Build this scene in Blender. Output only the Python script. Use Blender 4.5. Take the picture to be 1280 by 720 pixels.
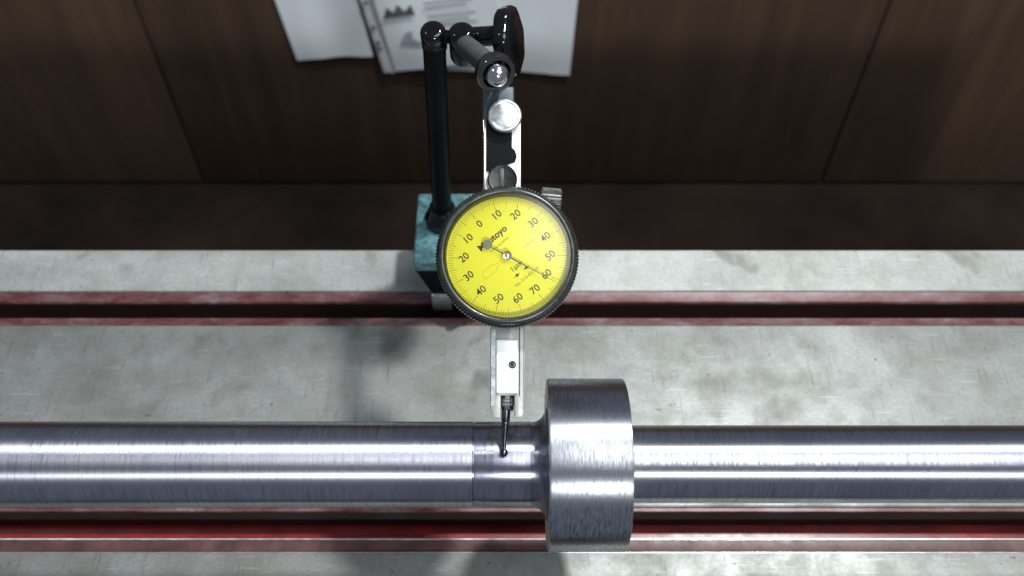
import bpy, bmesh, math, random
from mathutils import Matrix, Vector
random.seed(7)
R = math.radians
for o in list(bpy.data.objects): bpy.data.objects.remove(o)
scene = bpy.context.scene
COL = scene.collection

# ------------------------------------------------------------------ camera (all lengths below in millimetres)
PITCH = R(55); F = 1240.0; H = 75.0          # H: height of the shaft axis above the machined bed
D = Vector((0, math.cos(PITCH), -math.sin(PITCH)))
U = Vector((0, math.sin(PITCH), math.cos(PITCH)))
X = Vector((1, 0, 0)); N = -D
CAM = Vector((0, 0, H)) - 310*D + 55*U
cd = bpy.data.cameras.new('camera'); cam = bpy.data.objects.new('camera', cd); COL.objects.link(cam)
cam.matrix_world = Matrix.Translation(CAM*0.001) @ Matrix((X, U, N)).transposed().to_4x4()
cd.sensor_width = 36; cd.lens = 36*F/1280; cd.clip_start = 0.01; cd.clip_end = 50
cd.dof.use_dof = True; cd.dof.focus_distance = 0.292; cd.dof.aperture_fstop = 17
scene.camera = cam
scene.render.resolution_x = 1024; scene.render.resolution_y = 576
# ------------------------------------------------------------------ world and lamps
w = bpy.data.worlds.new('World'); scene.world = w; w.use_nodes = True
bg = w.node_tree.nodes['Background']; bg.inputs[0].default_value = (0.56, 0.66, 0.85, 1); bg.inputs[1].default_value = 0.23
def lamp(name, loc, target, size, power, color, shape='DISK', size_y=None):
    l = bpy.data.lights.new(name, 'AREA'); l.shape = shape; l.size = size*0.001
    if size_y: l.size_y = size_y*0.001
    l.energy = power; l.color = color
    o = bpy.data.objects.new(name, l); COL.objects.link(o)
    o.location = Vector(loc)*0.001
    o.rotation_euler = (Vector(target)-Vector(loc)).to_track_quat('-Z', 'Y').to_euler()
    return o
lamp('workshop_lamp', (300, 300, 970), (0, 40, 60), 75, 11.5, (0.97, 0.99, 1.0))
lamp('front_lamp', (280, -1130, 850), (0, 20, 40), 100, 11.0, (0.95, 0.98, 1.0))
lamp('ceiling_panel', (350, -170, 1010), (0, 20, 60), 520, 5.6, (0.96, 0.99, 1.0), 'SQUARE')
lamp('side_lamp', (-700, 160, 1150), (0, 60, 40), 120, 1.2, (0.86, 0.93, 1.0))
scene.view_settings.view_transform = 'Standard'; scene.view_settings.look = 'None'
scene.view_settings.exposure = 0.0; scene.view_settings.gamma = 1

# ------------------------------------------------------------------ helpers
def at(px, py, t):                            # the place t mm in front of the camera that the photograph shows at px, py
    return CAM + D*t + X*((px-640)/F*t) - U*((py-360)/F*t)
def on_y(px, py, y):
    r = D + X*((px-640)/F) - U*((py-360)/F)
    return CAM + r*((y-CAM.y)/r.y)
def thing(name, mw, label, cat, kind=None, group=None):
    o = bpy.data.objects.new(name, None); COL.objects.link(o)
    m = mw.copy(); m.translation = mw.translation*0.001
    o.matrix_world = m; o['label'] = label; o['category'] = cat; o.empty_display_size = 0.01
    if kind: o['kind'] = kind
    if group: o['group'] = group
    return o
MW = {}
def obj(name, bm, mat, parent=None, mx=None, smooth=30, label=None):
    """bm in mm in the frame mx (default world); linked as one mesh, child of parent."""
    me = bpy.data.meshes.new(name)
    mx = mx or Matrix()
    o = bpy.data.objects.new(name, me); COL.objects.link(o)
    base = Matrix()
    if parent is not None:
        chain = []; p = parent
        while p is not None: chain.append(p); p = p.parent
        for p in reversed(chain):
            base = base @ p.matrix_basis
        o.parent = parent
    base_mm = base.copy(); base_mm.translation = base.translation*1000
    bm.transform(base_mm.inverted() @ mx)
    bm.transform(Matrix.Scale(0.001, 4))
    bmesh.ops.recalc_face_normals(bm, faces=bm.faces)
    bm.to_mesh(me); bm.free()
    if smooth:
        for p in me.polygons: p.use_smooth = True
        me.set_sharp_from_angle(angle=R(smooth))
    me.materials.append(mat)
    if label: o['label'] = label
    return o
def newbm(): return bmesh.new()
def box(bm, x0, x1, y0, y1, z0, z1, bevel=0, seg=2):
    r = bmesh.ops.create_cube(bm, size=1)
    vs = r['verts']
    for v in vs:
        v.co = Vector((x0 if v.co.x < 0 else x1, y0 if v.co.y < 0 else y1, z0 if v.co.z < 0 else z1))
    if bevel:
        es = list({e for v in vs for e in v.link_edges})
        bmesh.ops.bevel(bm, geom=es, offset=bevel, segments=seg, profile=0.5, affect='EDGES')
    return bm
def frame(p, ax):                             # matrix with local z along ax at p
    ax = Vector(ax).normalized()
    h = X if abs(ax.dot(X)) < 0.9 else Vector((0, 0, 1))
    x = (h - ax*h.dot(ax)).normalized(); y = ax.cross(x)
    m = Matrix((x, y, ax)).transposed().to_4x4(); m.translation = p
    return m
def lathe(bm, prof, n=64, mx=None, rfun=None, close=False):
    """prof: list of (z, r) around local z; r = 0 makes a pole."""
    mx = mx or Matrix(); rings = []
    for i, (z, r) in enumerate(prof):
        if r < 1e-6: rings.append([bm.verts.new(mx @ Vector((0, 0, z)))])
        else:
            ring = []
            for k in range(n):
                a = 2*math.pi*k/n; rr = r if rfun is None else rfun(i, k, a, r)
                ring.append(bm.verts.new(mx @ Vector((rr*math.cos(a), rr*math.sin(a), z))))
            rings.append(ring)
    pairs = list(zip(rings, rings[1:]))
    if close: pairs.append((rings[-1], rings[0]))
    for a, b in pairs:
        if len(a) == 1 and len(b) == 1: continue
        for k in range(n):
            k2 = (k+1) % n
            if len(a) == 1: bm.faces.new((a[0], b[k2], b[k]))
            elif len(b) == 1: bm.faces.new((a[k], a[k2], b[0]))
            else: bm.faces.new((a[k], a[k2], b[k2], b[k]))
    return bm
def cyl(bm, p0, p1, r, n=32, ch=0.3, r2=None):
    p0 = Vector(p0); p1 = Vector(p1); L = (p1-p0).length; r2 = r2 if r2 is not None else r
    return lathe(bm, [(0, 0), (0, r-ch), (ch, r), (L-ch, r2), (L, r2-ch), (L, 0)], n, frame(p0, p1-p0))
def prism(bm, pts, z0, z1, bevel=0):
    vs = [bm.verts.new((x, y, z0)) for x, y in pts]; f = bm.faces.new(vs)
    r = bmesh.ops.extrude_face_region(bm, geom=[f])
    nv = [g for g in r['geom'] if isinstance(g, bmesh.types.BMVert)]
    for v in nv: v.co.z = z1
    if bevel:
        es = [e for e in {e for v in nv for e in v.link_edges} if all(abs(v.co.z-z1) < 1e-6 for v in e.verts)]
        bmesh.ops.bevel(bm, geom=es, offset=bevel, segments=2, profile=0.5, affect='EDGES')
    return bm
def flat(bm, pts, z=0):
    bm.faces.new([bm.verts.new((x, y, z)) for x, y in pts]); return bm
def ball(bm, c, r, n=32):
    lathe(bm, [(-r*math.cos(math.pi*i/16), r*math.sin(math.pi*i/16) if 0 < i < 16 else 0) for i in range(17)], n, Matrix.Translation(c)); return bm
def text_bm(s, size, mx, bold=0.0):
    c = bpy.data.curves.new('txt', 'FONT'); c.body = s; c.size = size; c.align_x = 'CENTER'; c.align_y = 'CENTER'; c.offset = bold
    c.resolution_u = 3
    o = bpy.data.objects.new('txt', c); COL.objects.link(o)
    me = bpy.data.meshes.new_from_object(o.evaluated_get(bpy.context.evaluated_depsgraph_get()))
    bm = bmesh.new(); bm.from_mesh(me); bm.transform(mx)
    bpy.data.objects.remove(o); bpy.data.curves.remove(c); bpy.data.meshes.remove(me)
    return bm
def join(dst, src):
    me = bpy.data.meshes.new('tmp'); src.to_mesh(me); src.free(); dst.from_mesh(me); bpy.data.meshes.remove(me)

# ------------------------------------------------------------------ materials
class NT:
    def __init__(s, name):
        s.m = bpy.data.materials.new(name); s.m.use_nodes = True; s.t = s.m.node_tree
        s.b = s.t.nodes['Principled BSDF']; s.tc = None
    def n(s, typ, **kw):
        nd = s.t.nodes.new(typ)
        for k, v in kw.items(): setattr(nd, k, v)
        return nd
    def l(s, a, b): s.t.links.new(a, b)
    def co(s, scale=(1, 1, 1), rot=(0, 0, 0)):   # object coordinates, scale in 1/m
        if not s.tc: s.tc = s.n('ShaderNodeTexCoord')
        mp = s.n('ShaderNodeMapping'); mp.inputs['Scale'].default_value = scale; mp.inputs['Rotation'].default_value = rot
        s.l(s.tc.outputs['Object'], mp.inputs[0]); return mp.outputs[0]
    def noise(s, scale, vec, detail=4, rough=0.6, dist=0):
        nd = s.n('ShaderNodeTexNoise'); nd.inputs['Scale'].default_value = scale; nd.inputs['Detail'].default_value = detail
        nd.inputs['Roughness'].default_value = rough; nd.inputs['Distortion'].default_value = dist
        s.l(vec, nd.inputs['Vector']); return nd.outputs['Fac']
    def ramp(s, fac, stops):
        nd = s.n('ShaderNodeValToRGB'); e = nd.color_ramp.elements
        while len(e) < len(stops): e.new(0.5)
        for el, (p, c) in zip(e, stops):
            el.position = p; el.color = (c, c, c, 1) if isinstance(c, (int, float)) else (*c, 1)
        s.l(fac, nd.inputs[0]); return nd.outputs[0]
    def mix(s, fac, a, b, mode='MIX'):
        nd = s.n('ShaderNodeMix', data_type='RGBA', blend_type=mode)
        if isinstance(fac, (int, float)): nd.inputs[0].default_value = fac
        else: s.l(fac, nd.inputs[0])
        for v, i in ((a, 6), (b, 7)):
            if isinstance(v, tuple): nd.inputs[i].default_value = (*v, 1)
            else: s.l(v, nd.inputs[i])
        return nd.outputs[2]
    def bump(s, h, strength, dist=0.0001, prev=None):
        nd = s.n('ShaderNodeBump'); nd.inputs['Strength'].default_value = strength; nd.inputs['Distance'].default_value = dist
        s.l(h, nd.inputs['Height'])
        if prev is not None: s.l(prev, nd.inputs['Normal'])
        return nd.outputs[0]
    def set(s, base=None, rough=None, metal=None, normal=None, spec=None, coat=None):
        for nm, v in (('Base Color', base), ('Roughness', rough), ('Metallic', metal), ('Normal', normal), ('Specular IOR Level', spec), ('Coat Weight', coat)):
            if v is None: continue
            if isinstance(v, (int, float)): s.b.inputs[nm].default_value = v
            elif isinstance(v, tuple): s.b.inputs[nm].default_value = (*v, 1)
            else: s.l(v, s.b.inputs[nm])
        return s.m
def simple(name, c, rough, metal=0.0, var=0.25, vs=250, bump=0.15, bs=900, spec=0.5):
    k = NT(name); v = k.co()
    a = k.noise(vs, v); d = k.ramp(a, [(0.3, tuple(x*(1-var) for x in c)), (0.7, tuple(min(1, x*(1+var)) for x in c))])
    rr = k.ramp(k.noise(vs*1.7, v), [(0.3, rough*0.8), (0.75, min(1, rough*1.25))])
    return k.set(base=d, rough=rr, metal=metal, normal=k.bump(k.noise(bs, v), bump, 0.00005), spec=spec)

def turned(name, c, rough, fine, streak, amt, aniso=0.93, fleck=0.74, lng=90):
    """steel turned or ground round the x axis: marks run round the part"""
    k = NT(name)
    n1 = k.noise(1, k.co((fine, 60, 60)), 5, 0.7)          # lay of the tool
    n2 = k.noise(1, k.co((streak, lng, lng)), 4, 0.65)     # short scratches
    n3 = k.noise(45, k.co(), 5, 0.6)                       # faint stains
    base = k.mix(k.ramp(n2, [(0.36, 1.0), (0.56, 0.0)]), c, tuple(x*fleck for x in c))
    base = k.mix(k.ramp(n3, [(0.38, 0.6), (0.55, 0.0)]), base, tuple(x*y for x, y in zip(c, (0.74, 0.72, 0.82))))
    rr = k.ramp(n2, [(0.3, rough*1.35), (0.65, rough*0.85)])
    nb = k.bump(n1, amt, 0.00004); nb = k.bump(n2, amt*0.6, 0.00006, nb)
    m = k.set(base=base, rough=rr, metal=1.0, normal=nb)
    tg = k.n('ShaderNodeTangent'); tg.direction_type = 'RADIAL'; tg.axis = 'X'
    k.l(tg.outputs[0], k.b.inputs['Tangent']); k.b.inputs['Anisotropic'].default_value = aniso; k.b.inputs['Anisotropic Rotation'].default_value = 0.25
    return m
M = {}
M['shaft'] = turned('ground_steel', (0.56, 0.565, 0.61), 0.34, 5200, 1300, 0.35)
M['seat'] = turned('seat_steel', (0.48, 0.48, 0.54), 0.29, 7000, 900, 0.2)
M['flange'] = turned('turned_steel', (0.63, 0.655, 0.68), 0.37, 3400, 2800, 0.75, fleck=0.5, lng=300)
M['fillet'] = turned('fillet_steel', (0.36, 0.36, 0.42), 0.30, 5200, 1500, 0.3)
M['faced'] = simple('faced_steel', (0.30, 0.31, 0.34), 0.35, 1.0, 0.2, 300, 0.25, 1500)

def iron(name, g):
  k = NT(name); v = k.co()
  big = k.noise(14, v, 6, 0.62, 0.6); mid = k.noise(60, v, 5, 0.65); fine = k.noise(1100, k.co((0.5, 1, 1)), 3, 0.6)
  c1 = k.ramp(big, [(0.33, (0.18, 0.19, 0.18)), (0.48, (0.27, 0.285, 0.265)), (0.64, (0.42, 0.44, 0.415))])
  c2 = k.ramp(mid, [(0.35, (0.17, 0.175, 0.145)), (0.62, (0.37, 0.385, 0.37))])
  c = k.mix(0.45, c1, c2)
  c = k.mix(k.ramp(fine, [(0.3, 0.35), (0.62, 0.0)]), c, (0.13, 0.135, 0.13))
  sc1 = k.noise(1, k.co((60, 1500, 60), (0, 0, 0.35)), 3, 0.5); sc2 = k.noise(1, k.co((1300, 55, 60), (0, 0, 0.5)), 3, 0.5)
  c = k.mix(k.ramp(sc1, [(0.66, 0.0), (0.72, 0.55)]), c, (0.50, 0.51, 0.49)); c = k.mix(k.ramp(sc2, [(0.30, 0.5), (0.36, 0.0)]), c, (0.11, 0.11, 0.10))
  sp = k.noise(420, k.co(), 2, 0.5); c = k.mix(k.ramp(sp, [(0.235, 0.8), (0.29, 0.0)]), c, (0.06, 0.055, 0.045))
  st = k.noise(22, k.co((1, 0.8, 1)), 3, 0.5, 1.2); c = k.mix(k.ramp(st, [(0.27, 0.6), (0.36, 0.0)]), c, (0.10, 0.10, 0.085))
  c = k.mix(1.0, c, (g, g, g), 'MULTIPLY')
  k.set(base=c, rough=k.ramp(mid, [(0.3, 0.55), (0.7, 0.38)]), metal=0.35, normal=k.bump(fine, 0.5, 0.00006))
  return k.m
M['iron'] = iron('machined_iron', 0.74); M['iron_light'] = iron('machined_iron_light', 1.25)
M['red'] = simple('dark_red_paint', (0.21, 0.014, 0.012), 0.32, 0, 0.35, 70, 0.35, 500)
k = NT('worn_red_lip'); v = k.co()
wn = k.noise(110, k.co((0.4, 1, 1)), 8, 0.78)
c = k.ramp(wn, [(0.40, (0.075, 0.016, 0.016)), (0.50, (0.12, 0.045, 0.045)), (0.58, (0.14, 0.09, 0.09)), (0.68, (0.22, 0.18, 0.18))])
M['lip'] = k.set(base=c, rough=0.42, metal=0.1, normal=k.bump(wn, 0.4, 0.0002))
M['lip_dark'] = simple('brown_red_lip', (0.085, 0.040, 0.036), 0.42, 0.05, 0.45, 120, 0.5, 500)
M['bare_edge'] = simple('bare_edge', (0.55, 0.52, 0.52), 0.35, 0.7, 0.3, 200, 0.3)
M['dark_iron'] = simple('dark_casting', (0.02, 0.018, 0.016), 0.6, 0.0, 0.3, 60, 0.6, 300)
M['teal'] = simple('teal_hammered_paint', (0.075, 0.175, 0.185), 0.45, 0.15, 0.65, 420, 0.9, 420)
M['pole_steel'] = simple('pole_steel', (0.45, 0.46, 0.46), 0.4, 0.8, 0.25, 200)
M['black_gloss'] = simple('black_gloss', (0.004, 0.004, 0.005), 0.07, 0, 0.3, 200, 0.02, 600, 0.45)
M['black_rod'] = simple('black_rod', (0.004, 0.004, 0.005), 0.4, 0, 0.3, 200, 0.1, 800, 0.08)
M['arm_grey'] = simple('matte_grey_arm', (0.060, 0.060, 0.060), 0.6, 0.0, 0.2, 300, 0.3, 1500)
M['dark_chrome'] = simple('dark_chrome', (0.22, 0.22, 0.20), 0.13, 1.0, 0.3, 250, 0.1)
M['chrome'] = simple('chrome', (0.78, 0.79, 0.78), 0.14, 1.0, 0.08, 200, 0.05)
M['satin'] = simple('satin_chrome', (0.50, 0.53, 0.53), 0.34, 0.8, 0.35, 400, 0.15, 2000)
M['ribbed'] = simple('ribbed_steel', (0.11, 0.115, 0.11), 0.35, 0.7, 0.4, 500, 0.3, 1500)
M['slate'] = simple('slate_blue_anodised', (0.035, 0.050, 0.062), 0.42, 0.3, 0.12, 300, 0.2, 1500)
M['case_grey'] = simple('satin_body', (0.33, 0.34, 0.32), 0.45, 0.4, 0.14, 260, 0.25, 1400)
M['plate'] = simple('white_plate', (0.80, 0.81, 0.80), 0.38, 0.15, 0.04, 300, 0.1, 1500)
M['black_hole'] = simple('hole_black', (0.012, 0.012, 0.012), 0.5)
M['bezel'] = simple('black_bezel', (0.012, 0.014, 0.012), 0.34, 0.25, 0.5, 700, 0.4, 1800, 0.6)
M['rim'] = simple('bezel_rim', (0.040, 0.045, 0.038), 0.30, 0.5, 0.4, 500, 0.35, 1800, 0.6)
M['yellow'] = simple('dial_yellow', (0.89, 0.85, 0.02), 0.5, 0, 0.01, 200, 0.0)
M['ink'] = simple('black_ink', (0.035, 0.035, 0.01), 0.6, 0, 0.1)
M['ink_soft'] = simple('fine_ink', (0.20, 0.20, 0.02), 0.6, 0, 0.1)
M['ink_faint'] = simple('faint_ink', (0.45, 0.45, 0.03), 0.6, 0, 0.1)
M['needle'] = simple('needle_grey', (0.055, 0.058, 0.05), 0.4, 0.2, 0.1)
M['weight'] = simple('needle_weight', (0.20, 0.21, 0.17), 0.45, 0.2, 0.1)
M['carbide'] = simple('dark_carbide', (0.10, 0.10, 0.12), 0.22, 1.0, 0.2)
M['blued'] = simple('blued_steel', (0.09, 0.09, 0.10), 0.25, 1.0, 0.25)
# crystal: thin clear sheet
m = bpy.data.materials.new('clear_crystal'); m.use_nodes = True; t = m.node_tree; t.nodes.clear()
o_ = t.nodes.new('ShaderNodeOutputMaterial'); mx_ = t.nodes.new('ShaderNodeMixShader'); tr = t.nodes.new('ShaderNodeBsdfTransparent')
gl = t.nodes.new('ShaderNodeBsdfGlossy'); gl.inputs['Roughness'].default_value = 0.24
fr = t.nodes.new('ShaderNodeFresnel'); fr.inputs['IOR'].default_value = 1.6
t.links.new(fr.outputs[0], mx_.inputs[0]); t.links.new(tr.outputs[0], mx_.inputs[1]); t.links.new(gl.outputs[0], mx_.inputs[2]); t.links.new(mx_.outputs[0], o_.inputs[0])
M['crystal'] = m
# wood panel
k = NT('brown_wood_panel')
g = k.noise(1, k.co((38, 38, 2.2)), 6, 0.65, 0.4); g2 = k.noise(3, k.co(), 4, 0.6)
c = k.ramp(g, [(0.3, (0.078, 0.048, 0.031)), (0.5, (0.10, 0.061, 0.039)), (0.72, (0.135, 0.083, 0.053))])
c = k.mix(k.ramp(g2, [(0.35, 0.5), (0.65, 0.0)]), c, (0.045, 0.029, 0.022))
M['wood'] = k.set(base=c, rough=0.6, spec=0.25, normal=k.bump(g, 0.3, 0.0008))
M['floor'] = simple('dark_floor', (0.026, 0.018, 0.014), 0.85, 0, 0.5, 6, 0.5, 60, 0.08)
M['paper'] = simple('paper', (0.78, 0.84, 0.87), 0.6, 0, 0.05, 12, 0.2, 20)
M['sleeve'] = simple('sleeve_strip', (0.66, 0.68, 0.72), 0.3, 0, 0.08, 30, 0.2, 60)
M['print'] = simple('grey_print', (0.10, 0.105, 0.11), 0.7, 0, 0.3, 60)
M['print_soft'] = simple('soft_print', (0.36, 0.38, 0.40), 0.7, 0, 0.1, 60)

# ------------------------------------------------------------------ setting
FZ = -620.0; WY = 717.0
bm = newbm(); box(bm, -2600, 2600, -700, WY+40, FZ-40, FZ)
o = obj('floor', bm, M['floor']); o['kind'] = 'structure'
bm = newbm()
for i, x in enumerate(range(-2840, 2600, 800)):     # boards of the panelling, small joints
    box(bm, x+41.5, x+838.5, WY, WY+36, FZ+6, 150, 2)
box(bm, -2600, 2600, WY+6, WY+30, FZ, 146)
o = obj('wall', bm, M['wood']); o['kind'] = 'structure'

# ------------------------------------------------------------------ machine bed
XL, XR = -430, 430
bed = thing('machine_bed', Matrix.Translation((0, 60, -90)), 'grey machined iron bed with red painted grooves running under the steel shaft', 'machine bed')
def strip(name, prof, mat, label=None):       # closed (y, z) profile extruded along x
    bm = newbm(); a = [bm.verts.new((XL, y, z)) for y, z in prof]; b = [bm.verts.new((XR, y, z)) for y, z in prof]
    n = len(prof); bm.faces.new(a); bm.faces.new(b[::-1])
    for i in range(n): bm.faces.new((a[i], a[(i+1) % n], b[(i+1) % n], b[i]))
    return obj(name, bm, mat, bed, label=label)
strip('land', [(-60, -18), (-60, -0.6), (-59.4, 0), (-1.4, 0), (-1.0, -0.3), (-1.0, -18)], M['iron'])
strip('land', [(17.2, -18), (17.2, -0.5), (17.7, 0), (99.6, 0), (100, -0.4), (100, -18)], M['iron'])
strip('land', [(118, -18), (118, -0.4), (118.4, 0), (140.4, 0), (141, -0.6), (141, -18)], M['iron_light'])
strip('lip', [(-0.95, -18), (-0.95, -0.9), (0.0, -1.2), (4.0, -1.3), (4.6, -1.9), (4.6, -18)], M['lip_dark'])
strip('lip', [(100.05, -18), (100.05, -0.9), (101, -1.2), (104.4, -1.3), (105, -2.0), (105, -18)], M['lip'])
strip('lip', [(112.6, -18), (112.6, -1.9), (113.2, -1.2), (117, -1.0), (117.95, -0.8), (117.95, -18)], M['lip'])
strip('casting', [(-60, -90), (-60, -18.05), (4.6, -18.05), (4.6, -14.6), (15.55, -14.6), (15.55, -18.05), (105, -18.05), (105, -19.6), (112.6, -19.6), (112.6, -18.05), (141, -18.05), (141, -90)], M['red'])
strip('lip', [(15.5, -1.9), (15.7, -1.2), (16.9, -1.1), (17.15, -0.8), (17.15, -3)], M['lip'])
strip('shaded_wall', [(15.6, -18), (15.6, -2.4), (15.8, -1.95), (17.1, -3.1), (17.1, -18)], M['dark_iron'])  # near-black strip; the shade in the groove is put into its colour
strip('shaded_wall', [(112.45, -18), (112.45, -2.6), (112.58, -2.6), (112.58, -18)], M['dark_iron'])  # thin dark sheet that paints shade onto the rear groove's wall
for y in (4.6, -1.0):
    strip('bright_edge', [(y-0.35, -1.5), (y-0.35, -0.95 if y > 0 else -0.25), (y+0.15, -0.9 if y > 0 else -0.2), (y+0.25, -1.5)], M['bare_edge'])
# plinth the bed stands on
bm = newbm(); box(bm, XL+10, XR-10, -40, 120, FZ, -90.3, 4)
o = obj('pedestal', bm, M['dark_iron']); o['label'] = 'dark cast pedestal carrying the grooved machine bed'; o['category'] = 'pedestal'

# ------------------------------------------------------------------ shaft with flange
AX = Matrix(((0, 0, 1, 0), (0, 1, 0, 0), (-1, 0, 0, 0), (0, 0, 0, 1)))   # lathe z -> world x
AX = Matrix.Translation((0, 0, H)) @ AX
shaft = thing('flanged_shaft', Matrix.Translation((0, 0, H)), 'long bright steel shaft with a thick turned flange, lying across the picture', 'shaft')
NSEG = 256
bm = newbm()
lathe(bm, [(-330, 0), (-330, 12.2), (-329, 13.2), (-200, 13.2), (-60, 13.2), (-12.0, 13.2), (-11.95, 13.1), (-11.85, 0)], NSEG, AX)
obj('journal', bm, M['shaft'], shaft, smooth=40)
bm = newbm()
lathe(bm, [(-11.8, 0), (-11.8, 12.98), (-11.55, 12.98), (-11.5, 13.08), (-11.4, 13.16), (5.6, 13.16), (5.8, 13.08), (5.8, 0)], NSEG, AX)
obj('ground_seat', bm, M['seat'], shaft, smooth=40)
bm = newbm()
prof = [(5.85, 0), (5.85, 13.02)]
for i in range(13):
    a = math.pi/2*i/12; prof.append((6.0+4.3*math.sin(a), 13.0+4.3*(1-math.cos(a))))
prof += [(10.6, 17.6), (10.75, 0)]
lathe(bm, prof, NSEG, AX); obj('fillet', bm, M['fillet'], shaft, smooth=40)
bm = newbm()
lathe(bm, [(10.8, 0), (10.8, 25.9), (11.0, 26.35), (11.5, 26.6), (34.2, 26.6), (34.8, 26.3), (35.0, 25.8), (35.0, 0)], NSEG, AX)
obj('flange', bm, M['flange'], shaft, smooth=40)
bm = newbm()
lathe(bm, [(35.05, 0), (35.05, 14.2), (35.6, 13.0), (36.4, 12.3), (37.5, 12.0), (120, 12.0), (329, 12.0), (330, 11.2), (330, 0)], NSEG, AX)
obj('tail', bm, M['shaft'], shaft, smooth=40)

# ------------------------------------------------------------------ dial test indicator
AL = R(5)
NN = N*math.cos(AL) + U*math.sin(AL); YY = U*math.cos(AL) - N*math.sin(AL)
def ind_matrix(t0):
    m = Matrix((X, YY, NN)).transposed().to_4x4(); m.translation = at(634, 319, t0); return m
# the ball of the stylus has to touch the shaft
BR = 1.28; BALL_Z = -12.0
best = None
for i in range(600):
    t0 = 270+i*0.05; IM = ind_matrix(t0)
    b = IM @ Vector((-1.0, -58.0, BALL_Z)); d = math.hypot(b.y, b.z-H)
    if best is None or abs(d-(13.16+BR)) < best[0]: best = (abs(d-(13.16+BR)), t0, b.copy())
T0 = best[1]; IM = ind_matrix(T0); BALL = best[2]
print('indicator depth', T0, 'miss', best[0])
ind = thing('dial_indicator', IM, 'black knurled dial test indicator with a yellow face, its stylus on the shaft', 'dial indicator')
G = F/T0                                       # pixels per mm on the dial
def ipart(name, bm, mat, parent=None, smooth=30, label=None): return obj(name, bm, mat, parent or ind, IM, smooth, label)
# bezel
bm = newbm(); NK = 520
def kn(i, k_, a, r):
    if i in (2, 3): return r + (0.17 if (k_ % 4) < 2 else -0.17)
    return r
lathe(bm, [(-8.6, 18.6), (-8.6, 20.4), (-8.1, 21.0), (-2.6, 21.0), (-2.2, 20.4), (-1.6, 20.2), (-1.55, 18.6)], NK, None, kn, close=True)
bez = ipart('bezel', bm, M['bezel'], smooth=20)
bm = newbm()
lathe(bm, [(-1.5, 18.5), (-1.5, 20.3), (-0.9, 20.4), (-0.25, 20.0), (0.2, 19.4), (0.1, 18.75), (-0.5, 18.2), (-3.6, 17.95), (-3.6, 18.5)], 160, None, None, close=True)
ipart('rim', bm, M['rim'], bez, smooth=60)
bm = newbm(); lathe(bm, [(-14.5, 0), (-14.5, 15.5), (-13.5, 17.2), (-8.7, 18.3), (-8.7, 0)], 96); ipart('case', bm, M['bezel'])
bm = newbm(); lathe(bm, [(-4.4, 0), (-4.4, 18.1), (-3.7, 18.15), (-3.7, 0)], 128)
dial = ipart('dial_face', bm, M['yellow'])
# printing
DR = R(40); RZ = Matrix.Rotation(DR, 4, 'Z')
ZF = -3.66
bm = newbm(); bm2 = newbm()
for i in range(140):
    a = math.pi/2 - 2*math.pi*i/140
    r0 = 14.55 if i % 10 == 0 else (15.4 if i % 5 == 0 else 16.1); wd = 0.075 if i % 5 == 0 else 0.05
    c, s = math.cos(a), math.sin(a)
    flat(bm if i % 5 == 0 else bm2, [(r0*c-wd*s, r0*s+wd*c), (17.6*c-wd*s, 17.6*s+wd*c), (17.6*c+wd*s, 17.6*s-wd*c), (r0*c+wd*s, r0*s-wd*c)], ZF)
bm.transform(RZ); bm2.transform(RZ)
ipart('scale_mark', bm, M['ink_soft'], dial, 0); ipart('fine_scale_mark', bm2, M['ink_soft'], dial, 0)
for i in range(14):
    val = i*10 if i <= 7 else (14-i)*10
    a = math.pi/2 - 2*math.pi*i/14 
    mx = RZ @ Matrix.Translation((12.75*math.cos(a), 12.75*math.sin(a), ZF+0.01))
    ipart('numeral', text_bm(str(val), 3.05, mx, 0.035), M['ink'], dial, 0)
def dtext(s, x, y, size, mat, name, bold=0.0, sx=1.0):
    ipart(name, text_bm(s, size, RZ @ Matrix.Translation((x, y, ZF+0.012)) @ Matrix.Diagonal((sx, 1, 1, 1)), bold), mat, dial, 0)
dtext('Mitutoyo', 0.15, 7.0, 2.75, M['ink'], 'maker_name', 0.075, 1.02)
dtext('MADE IN JAPAN', 0.6, 4.2, 0.95, M['ink_soft'], 'origin_text')
dtext('214M0009', 7.2, -1.2, 1.15, M['ink_faint'], 'serial_text')
dtext('1\u00b5m', 0.2, -3.9, 2.3, M['ink'], 'unit_text', 0.01)
dtext('No. 513-401-10', 0.6, -8.3, 1.35, M['ink_soft'], 'model_text')
bm = newbm()
for sx, x0 in ((1, -1.1), (-1, 2.0)):
    flat(bm, [(x0+sx*0.75, -6.1), (x0-sx*0.6, -5.55), (x0-sx*0.6, -6.65)], ZF+0.01)
    flat(bm, [(x0-sx*1.5, -6.04), (x0-sx*0.6, -6.04), (x0-sx*0.6, -6.16), (x0-sx*1.5, -6.16)], ZF+0.01)
bm.transform(RZ); ipart('arrow_mark', bm, M['ink'], dial, 0)
bm = newbm()
out = [(-9.2, -1.1), (-4.6, -1.1), (-4.6, -0.5), (-3.4, -0.5), (-3.4, 0.5), (-4.6, 0.5), (-4.6, 1.1), (-8.2, 1.1), (-9.2, 0.5)]
for a, b in zip(out, out[1:]+out[:1]):
    d_ = Vector((b[0]-a[0], b[1]-a[1])).normalized()*0.05; n_ = Vector((-d_.y, d_.x))
    flat(bm, [(a[0]+n_.x, a[1]+n_.y), (b[0]+n_.x, b[1]+n_.y), (b[0]-n_.x, b[1]-n_.y), (a[0]-n_.x, a[1]-n_.y)], ZF+0.01)
bm.transform(RZ); ipart('outline_drawing', bm, M['ink_faint'], dial, 0)
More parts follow.
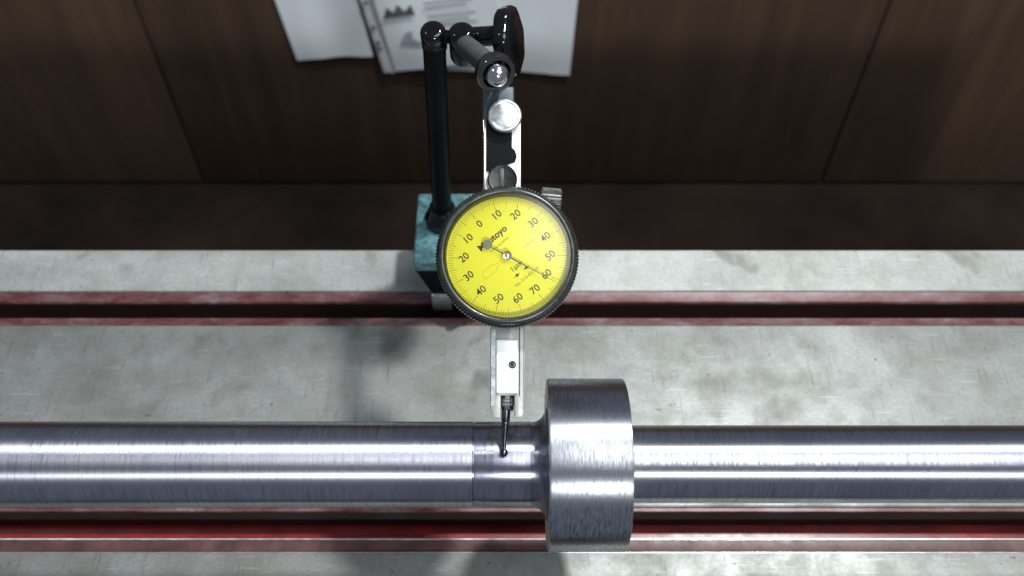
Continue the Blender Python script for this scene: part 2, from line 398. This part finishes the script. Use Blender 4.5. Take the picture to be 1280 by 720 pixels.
# needle
NA = R(-28.3); RN = Matrix.Rotation(NA, 4, 'Z')
bm = newbm(); prism(bm, [(-6.2, -0.16), (1.5, -0.22), (16.0, -0.06), (16.5, 0), (16.0, 0.06), (1.5, 0.22), (-6.2, 0.16)], -1.75, -1.6)
bm.transform(RN); nd = ipart('needle', bm, M['needle'], smooth=0)
bm = newbm(); lathe(bm, [(-1.8, 0), (-1.8, 1.45), (-1.5, 1.45), (-1.5, 0)], 32, RN @ Matrix.Translation((-6.7, 0.2, 0))); ipart('counterweight', bm, M['weight'], nd)
bm = newbm(); lathe(bm, [(-3.65, 0), (-3.65, 1.0), (-1.9, 1.0), (-1.9, 1.45), (-1.35, 1.4), (-1.15, 1.1), (-1.2, 0.75), (-1.05, 0.45), (-1.0, 0)], 40); ipart('hub', bm, M['chrome'], nd)
bm = newbm(); lathe(bm, [(1.5-1.5*(r/18.6)**2*1.02, r) if r else (1.5, 0) for r in (0, 3, 6, 9, 12, 14, 16, 17.5, 18.6)], 96)
ipart('crystal', bm, M['crystal'], smooth=80)
# body (below the dial)
bx = -0.1
body = newbm()
pts = [(-5.1, -2), (-5.1, -44.5), (-4.2, -47.6), (-1.9, -47.6), (-1.9, -41.0), (2.1, -41.0), (2.1, -47.3), (4.5, -47.3), (5.3, -44.5), (5.3, -2)]
prism(body, pts, -17.2, -8.9, 0.35); bd = ipart('body', body, M['case_grey'])
bm = newbm(); box(bm, -3.3, 3.3, -40.4, -24.3, -8.85, -8.0, 0.55, 3); pl = ipart('cover_plate', bm, M['plate'], bd)
bm = newbm(); lathe(bm, [(-8.1, 0), (-8.1, 0.95), (-7.9, 1.15), (-7.86, 1.15), (-7.86, 0.9), (-8.0, 0.8), (-8.0, 0)], 32, Matrix.Translation((1.5, -31.8, 0.0))); sc = ipart('screw', bm, M['black_hole'], pl)
bm = newbm(); lathe(bm, [(-7.99, 0), (-7.99, 0.5), (-7.9, 0.45), (-7.9, 0)], 20, Matrix.Translation((1.45, -31.75, 0.0))); ipart('screw_head', bm, M['blued'], pl)
bm = newbm(); box(bm, -4.9, -3.45, -44, -21, -8.88, -8.72, 0.05, 1); ipart('edge_line', bm, M['satin'], bd)
bm = newbm(); box(bm, 3.55, 3.75, -41, -21, -8.88, -8.6, 0.05, 1); box(bm, 4.9, 5.0, -45, -21, -8.88, -8.7, 0.03, 1); ipart('groove_line', bm, M['blued'], bd)
# pivot and stylus
bm = newbm(); cyl(bm, (-1.8, -43.0, -12), (1.9, -43.0, -12), 2.6, 40, 0.35); box(bm, -1.85, 2.05, -44, -40.9, -16.8, -10.6); pv = ipart('pivot', bm, M['blued'])
bm = newbm(); cyl(bm, (-0.9, -43.0, -12), (1.0, -43.0, -12), 2.75, 40, 0.3); ipart('pivot_ring', bm, M['chrome'], pv)
bm = newbm(); b0 = Vector((-1.0, -58.0, BALL_Z)); p0 = Vector((-0.35, -45.0, -11.6)); ax = b0-p0; L = ax.length; fm = frame(p0, ax)
lathe(bm, [(0, 0), (0, 1.1), (0.4, 1.3), (3.6, 1.3), (3.9, 1.05), (4.0, 1.1), (5.0, 1.05), (L-1.2, 0.62), (L-0.6, 0.55), (L-0.5, 0)], 32, fm)
st = ipart('stylus', bm, M['blued'])
bm = newbm(); ball(bm, b0, BR); ipart('contact_ball', bm, M['carbide'], st, smooth=80)
# top dovetail stem of the indicator and knurled screw
bm = newbm(); prism(bm, [(-3.8, 14), (-3.8, 20.5), (3.0, 20.5), (3.0, 14)], -16.5, -9.0, 0.3); ipart('dovetail', bm, M['case_grey'], bd)
bm = newbm()
def kn2(i, k_, a, r): return r + (0.26 if (k_ % 4) < 2 else -0.26) if i in (2, 3) else r
lathe(bm, [(0, 0), (0, 3.3), (0.5, 3.8), (6.0, 3.8), (6.4, 3.4), (6.4, 0)], 80, frame(Vector((9.9, 17.9, -9.4)), (1, -0.10, 0)), kn2)
ks = ipart('knurled_screw', bm, M['ribbed'], bd, 20)
bm = newbm(); cyl(bm, (3, 15.5, -11), (10.2, 16.9, -9.8), 1.8, 24); ipart('screw_stem', bm, M['blued'], ks)

# ------------------------------------------------------------------ magnetic stand
RX, RY = -29.0, 130.0
stand = thing('magnetic_stand', Matrix.Translation((RX, RY, 0)), 'black articulated magnetic stand with teal base, standing behind the yellow dial', 'magnetic stand')
def spart(name, bm, mat, parent=None, mx=None, smooth=30, label=None): return obj(name, bm, mat, parent or stand, mx, smooth, label)
bm = newbm(); box(bm, -40.5, -5, 108.5, 145.5, 27.5, 34.5, 1.2, 3); base = spart('base', bm, M['teal'])
XZ = Matrix(((1, 0, 0, 0), (0, 0, -1, 0), (0, 1, 0, 0), (0, 0, 0, 1)))
bm = newbm(); prism(bm, [(-40, 27.4), (-34, 10), (-34, 0.6), (-10, 0.6), (-10, 10), (-5.5, 27.4)], -145, -109, 0.5); spart('base_body', bm, M['black_rod'], base, mx=XZ)
for x0, x1 in ((-34.6, -26), (-19, -9.4)):
    bm = newbm(); box(bm, x0, x1, 107.6, 145.6, 0.15, 11.0, 0.6); spart('pole_shoe', bm, M['pole_steel'], base)
bm = newbm(); cyl(bm, (-20, 103.5, 17), (-20, 109.4, 17), 6, 40, 0.8); box(bm, -21.3, -18.7, 101.4, 104, 12, 22, 0.5); sw = spart('switch', bm, M['black_gloss'], base)
bm = newbm(); lathe(bm, [(34.6, 0), (34.6, 7.5), (38, 7.5), (39.2, 6.6), (44, 5.2), (44.5, 0)], 48, Matrix.Translation((RX, RY, 0))); spart('rod_socket', bm, M['black_gloss'], base)
P1 = on_y(542, 46, RY)
t1 = (P1-CAM).dot(D); print('P1', P1, t1)
bm = newbm(); cyl(bm, (RX, RY, 44), (P1.x, P1.y, P1.z-3), 4.0, 32, 0.2); spart('rod', bm, M['black_rod'])
def capsule(c, r, up, dn, axis=(0, 0, 1), n=48, waist=True):
    bm = newbm(); prof = [(-dn, 0), (-dn, r*0.72), (-dn+1.0, r*0.9), (-dn+2.2, r)]
    if waist: prof += [(-0.6, r), (-0.3, r*0.95), (0.3, r*0.95), (0.6, r)]
    for i in range(1, 9):
        a = math.pi/2*i/8; prof.append((up-2.4+2.4*math.sin(a), r*0.45+r*0.55*math.cos(a)))
    prof[-1] = (up, r*0.45); prof.append((up, 0))
    return lathe(bm, prof, n, frame(c, axis))
spart('top_joint', capsule(P1, 4.4, 4.6, 7.5, (0, -0.25, 1)), M['black_gloss'], smooth=50)
P2 = at(578, 54, t1-4)
hub = spart('elbow_hub', capsule(P2, 4.5, 7.0, 8.5, (0.0, -0.2, 1)), M['black_gloss'], smooth=50)
bm = newbm(); cyl(bm, P1, at(600, 46, t1-2), 2.3, 28); spart('link', bm, M['black_rod'])
A0 = at(592, 46, t1-3); A1 = at(628, 44, t1-7); bm = newbm(); cyl(bm, A0, A1, 3.3, 36, 0.4); spart('axle', bm, M['black_gloss'], hub)
# lobed clamping knob, axis mostly sideways
KX = Vector((1, 0, 0))*math.cos(R(15)) + N*math.sin(R(15)); KC = at(634, 52, t1-7)
bm = newbm()
def lob(i, k_, a, r): return r*(1+0.035*math.cos(7*a+0.6)) if 1 <= i <= 6 else r
lathe(bm, [(-2.5, 0), (-2.5, 7), (-2.2, 10.2), (-1.2, 11.4), (1.6, 11.6), (3.0, 10.9), (3.6, 9.4), (3.4, 5.5), (4.2, 4.6), (4.2, 0)], 112, frame(KC, KX), lob)
spart('knob', bm, M['black_gloss'], smooth=50)
# arm towards the camera, socket and ball
S = at(612, 82, 296); bm = newbm(); cyl(bm, P2, S, 3.5, 36, 0.3); arm = spart('arm', bm, M['arm_grey'])
B = at(621, 93, 289); sax = (B-S).normalized()
sax = (B-P2).normalized()*0.9 + X*0.12 - U*0.25; sax.normalize()
bm = newbm(); fm = frame(B, sax)
lathe(bm, [(-7.0, 0), (-7.0, 3.6), (-6.4, 4.3), (-3.5, 5.6), (-2.8, 5.9), (-0.6, 6.0), (0.1, 5.6), (0.3, 4.4), (-0.3, 3.9), (-2.6, 3.6), (-2.8, 0)], 56, fm)
spart('socket', bm, M['dark_chrome'], arm, smooth=50)
bm = newbm(); ball(bm, B+sax*0.3, 3.55, 48); bl = spart('ball', bm, M['chrome'], smooth=80)
# clamp that carries the indicator: built in the indicator's frame
def q(px, py, z=-9.5):
    inv = IM.inverted(); a = inv @ CAM; b = inv @ at(px, py, 100) - a
    p = a + b*((z-a.z)/b.z); return (p.x, p.y)
x0, y1 = q(603, 108); x1, y0 = q(643, 150)
bm = newbm(); e = IM @ Vector(((x0+x1)/2+0.5, y1-1, -12.5)); cyl(bm, B, e, 1.25, 24, 0.2); spart('ball_stem', bm, M['chrome'], bl)
bm = newbm(); box(bm, x0, x1, y0, y1, -16.5, -9.0, 0.7, 3); cl = spart('clamp_block', bm, M['slate'], mx=IM)
cx, cy = q(631, 147)
def kn3(i, k_, a, r): return r + (0.10 if (k_ % 2) else -0.10) if i in (2, 3) else r
bm = newbm(); lathe(bm, [(-9.0, 0), (-9.0, 4.9), (-8.6, 5.1), (-6.9, 5.1), (-6.5, 4.8), (-6.45, 4.2), (-6.6, 3.9), (-6.2, 1.4), (-6.25, 0)], 96, Matrix.Translation((cx, cy, 0)), kn3)
spart('clamp_screw', bm, M['satin'], cl, mx=IM)
x0, y1 = q(604, 142); x1, y0 = q(651, 246)
# chrome jaw: its bright and dark reflections are put into white and black parts
bm = newbm(); box(bm, x0, x1, y0, y1, -17, -10.6, 0.4, 2); jaw = spart('jaw', bm, M['plate'], mx=IM)
bm = newbm(); xa, ya = q(607, 243); box(bm, x0, xa, y0+0.5, y1-0.5, -10.55, -9.7, 0.2); spart('jaw_rail', bm, M['chrome'], jaw, mx=IM)
# lobed black shape: a dark reflection in the chrome, put in as colour
def Q(*l): return [q(a, b) for a, b in l]
bm = newbm(); prism(bm, Q((608, 150), (640, 150), (640, 184), (644, 188), (646, 195), (644, 202), (638, 204), (632, 206), (630, 212), (608, 214)), -10.5, -9.8, 0.15)
spart('dark_reflection', bm, M['black_rod'], jaw, mx=IM, smooth=0)
cx, cy = q(628, 224)
bm = newbm(); lathe(bm, [(-10.5, 0), (-10.5, 4.2), (-10.2, 4.5), (-9.4, 4.5), (-9.1, 4.1), (-9.3, 3.4), (-9.3, 0)], 56, Matrix.Translation((cx, cy, 0))); refl = spart('round_reflection', bm, M['bezel'], jaw, mx=IM)  # dark disc painted in for the round reflection on the chrome
bm = newbm(); x_, y_ = q(628, 224); box(bm, x_-0.8, x_+0.5, y_-3.2, y_+3.2, -9.28, -8.8, 0.2); spart('reflection_bar', bm, M['arm_grey'], refl, mx=IM)  # grey bar within that painted reflection

# ------------------------------------------------------------------ papers on the wooden panel
def wall_frame(px, py, ang, off):            # local x along the bottom edge, y up the sheet, z out of the wall
    p = on_y(px, py, WY-off); a = R(ang)
    m = Matrix(((math.cos(a), -math.sin(a), 0), (0, 0, -1), (math.sin(a), math.cos(a), 0))).to_4x4(); m.translation = p
    return m
def sheet(bm, w, h, curl, nx=14, ny=16, t=0.25, x0=0, z0=0):
    g = []
    for j in range(ny+1):
        row = []
        for i in range(nx+1):
            u, v_ = i/nx, j/ny
            z = z0 + curl*((1-v_)**3)*(0.4+0.6*math.sin(u*5.0)**2) + curl*0.25*math.sin(v_*7+u*3)
            row.append(bm.verts.new((x0+w*u, h*v_ + 2.0*math.sin(u*4)*(1-v_), z+1)))
        g.append(row)
    fs = [bm.faces.new((g[j][i], g[j][i+1], g[j+1][i+1], g[j+1][i])) for j in range(ny) for i in range(nx)]
    r = bmesh.ops.extrude_face_region(bm, geom=fs)
    for v in r['geom']:
        if isinstance(v, bmesh.types.BMVert): v.co.z -= t
    return bm
# right-hand loose page, then the punched sleeve in front of it, then the page at the left
m2 = wall_frame(560, 86, -2, 2.0)
pg = thing('paper_sheet', m2, 'plain white page behind the black stand knob, rightmost on the brown panel', 'paper', group='sheets of paper on the brown panel')
obj('page', sheet(newbm(), 138, 297, 3), M['paper'], pg, m2, 60)
m1 = wall_frame(480, 89, 8, 6.0)
sl = thing('document_sleeve', m1, 'clear punched document sleeve with a printed page, left of the stand knob', 'document sleeve')
obj('page', sheet(newbm(), 128, 290, 4, x0=14), M['paper'], sl, m1, 60)
bm = newbm(); sheet(bm, 11.5, 297, 3, nx=3, x0=0, z0=0.5); bs = obj('binding_strip', bm, M['sleeve'], sl, m1, 60)
bm = newbm(); box(bm, 11.8, 13.6, 0, 296, 3.6, 4.2); obj('weld_seam', bm, M['print_soft'], sl, m1, 0)
for i, y in enumerate((38, 46, 67, 100, 125, 150, 175)):
    bm = newbm(); lathe(bm, [(5.6, 0), (5.6, 2.4), (5.9, 2.4), (5.9, 0)], 20, Matrix.Translation((5.5, y, 0)))
    obj('punch_hole', bm, M['print'], bs, m1, 0)
def mark(pts, mat, name):
    bm = newbm(); prism(bm, pts, 6.6, 6.8); obj(name, bm, mat, sl, m1, 0)
mark([(20, 78), (26, 92), (32, 84), (38, 94), (44, 84), (52, 92), (54, 78)], M['print'], 'printed_figure')
mark([(30, 44), (38, 56), (46, 58), (44, 48), (56, 38), (48, 36)], M['print_soft'], 'printed_figure')
for i, y in enumerate((60, 66, 72, 84, 90)):
    mark([(66, y), (66+52-8*(i % 2), y), (66+52-8*(i % 2), y+2.4), (66, y+2.4)], M['print_soft'], 'text_line')
m3 = wall_frame(372, 74, 6, 3.0)
lp = thing('paper_sheet', m3, 'white page left of the punched sleeve, cut off by the top edge', 'paper', group='sheets of paper on the brown panel')
obj('page', sheet(newbm(), 86, 297, 3), M['paper'], lp, m3, 60)
print('done')
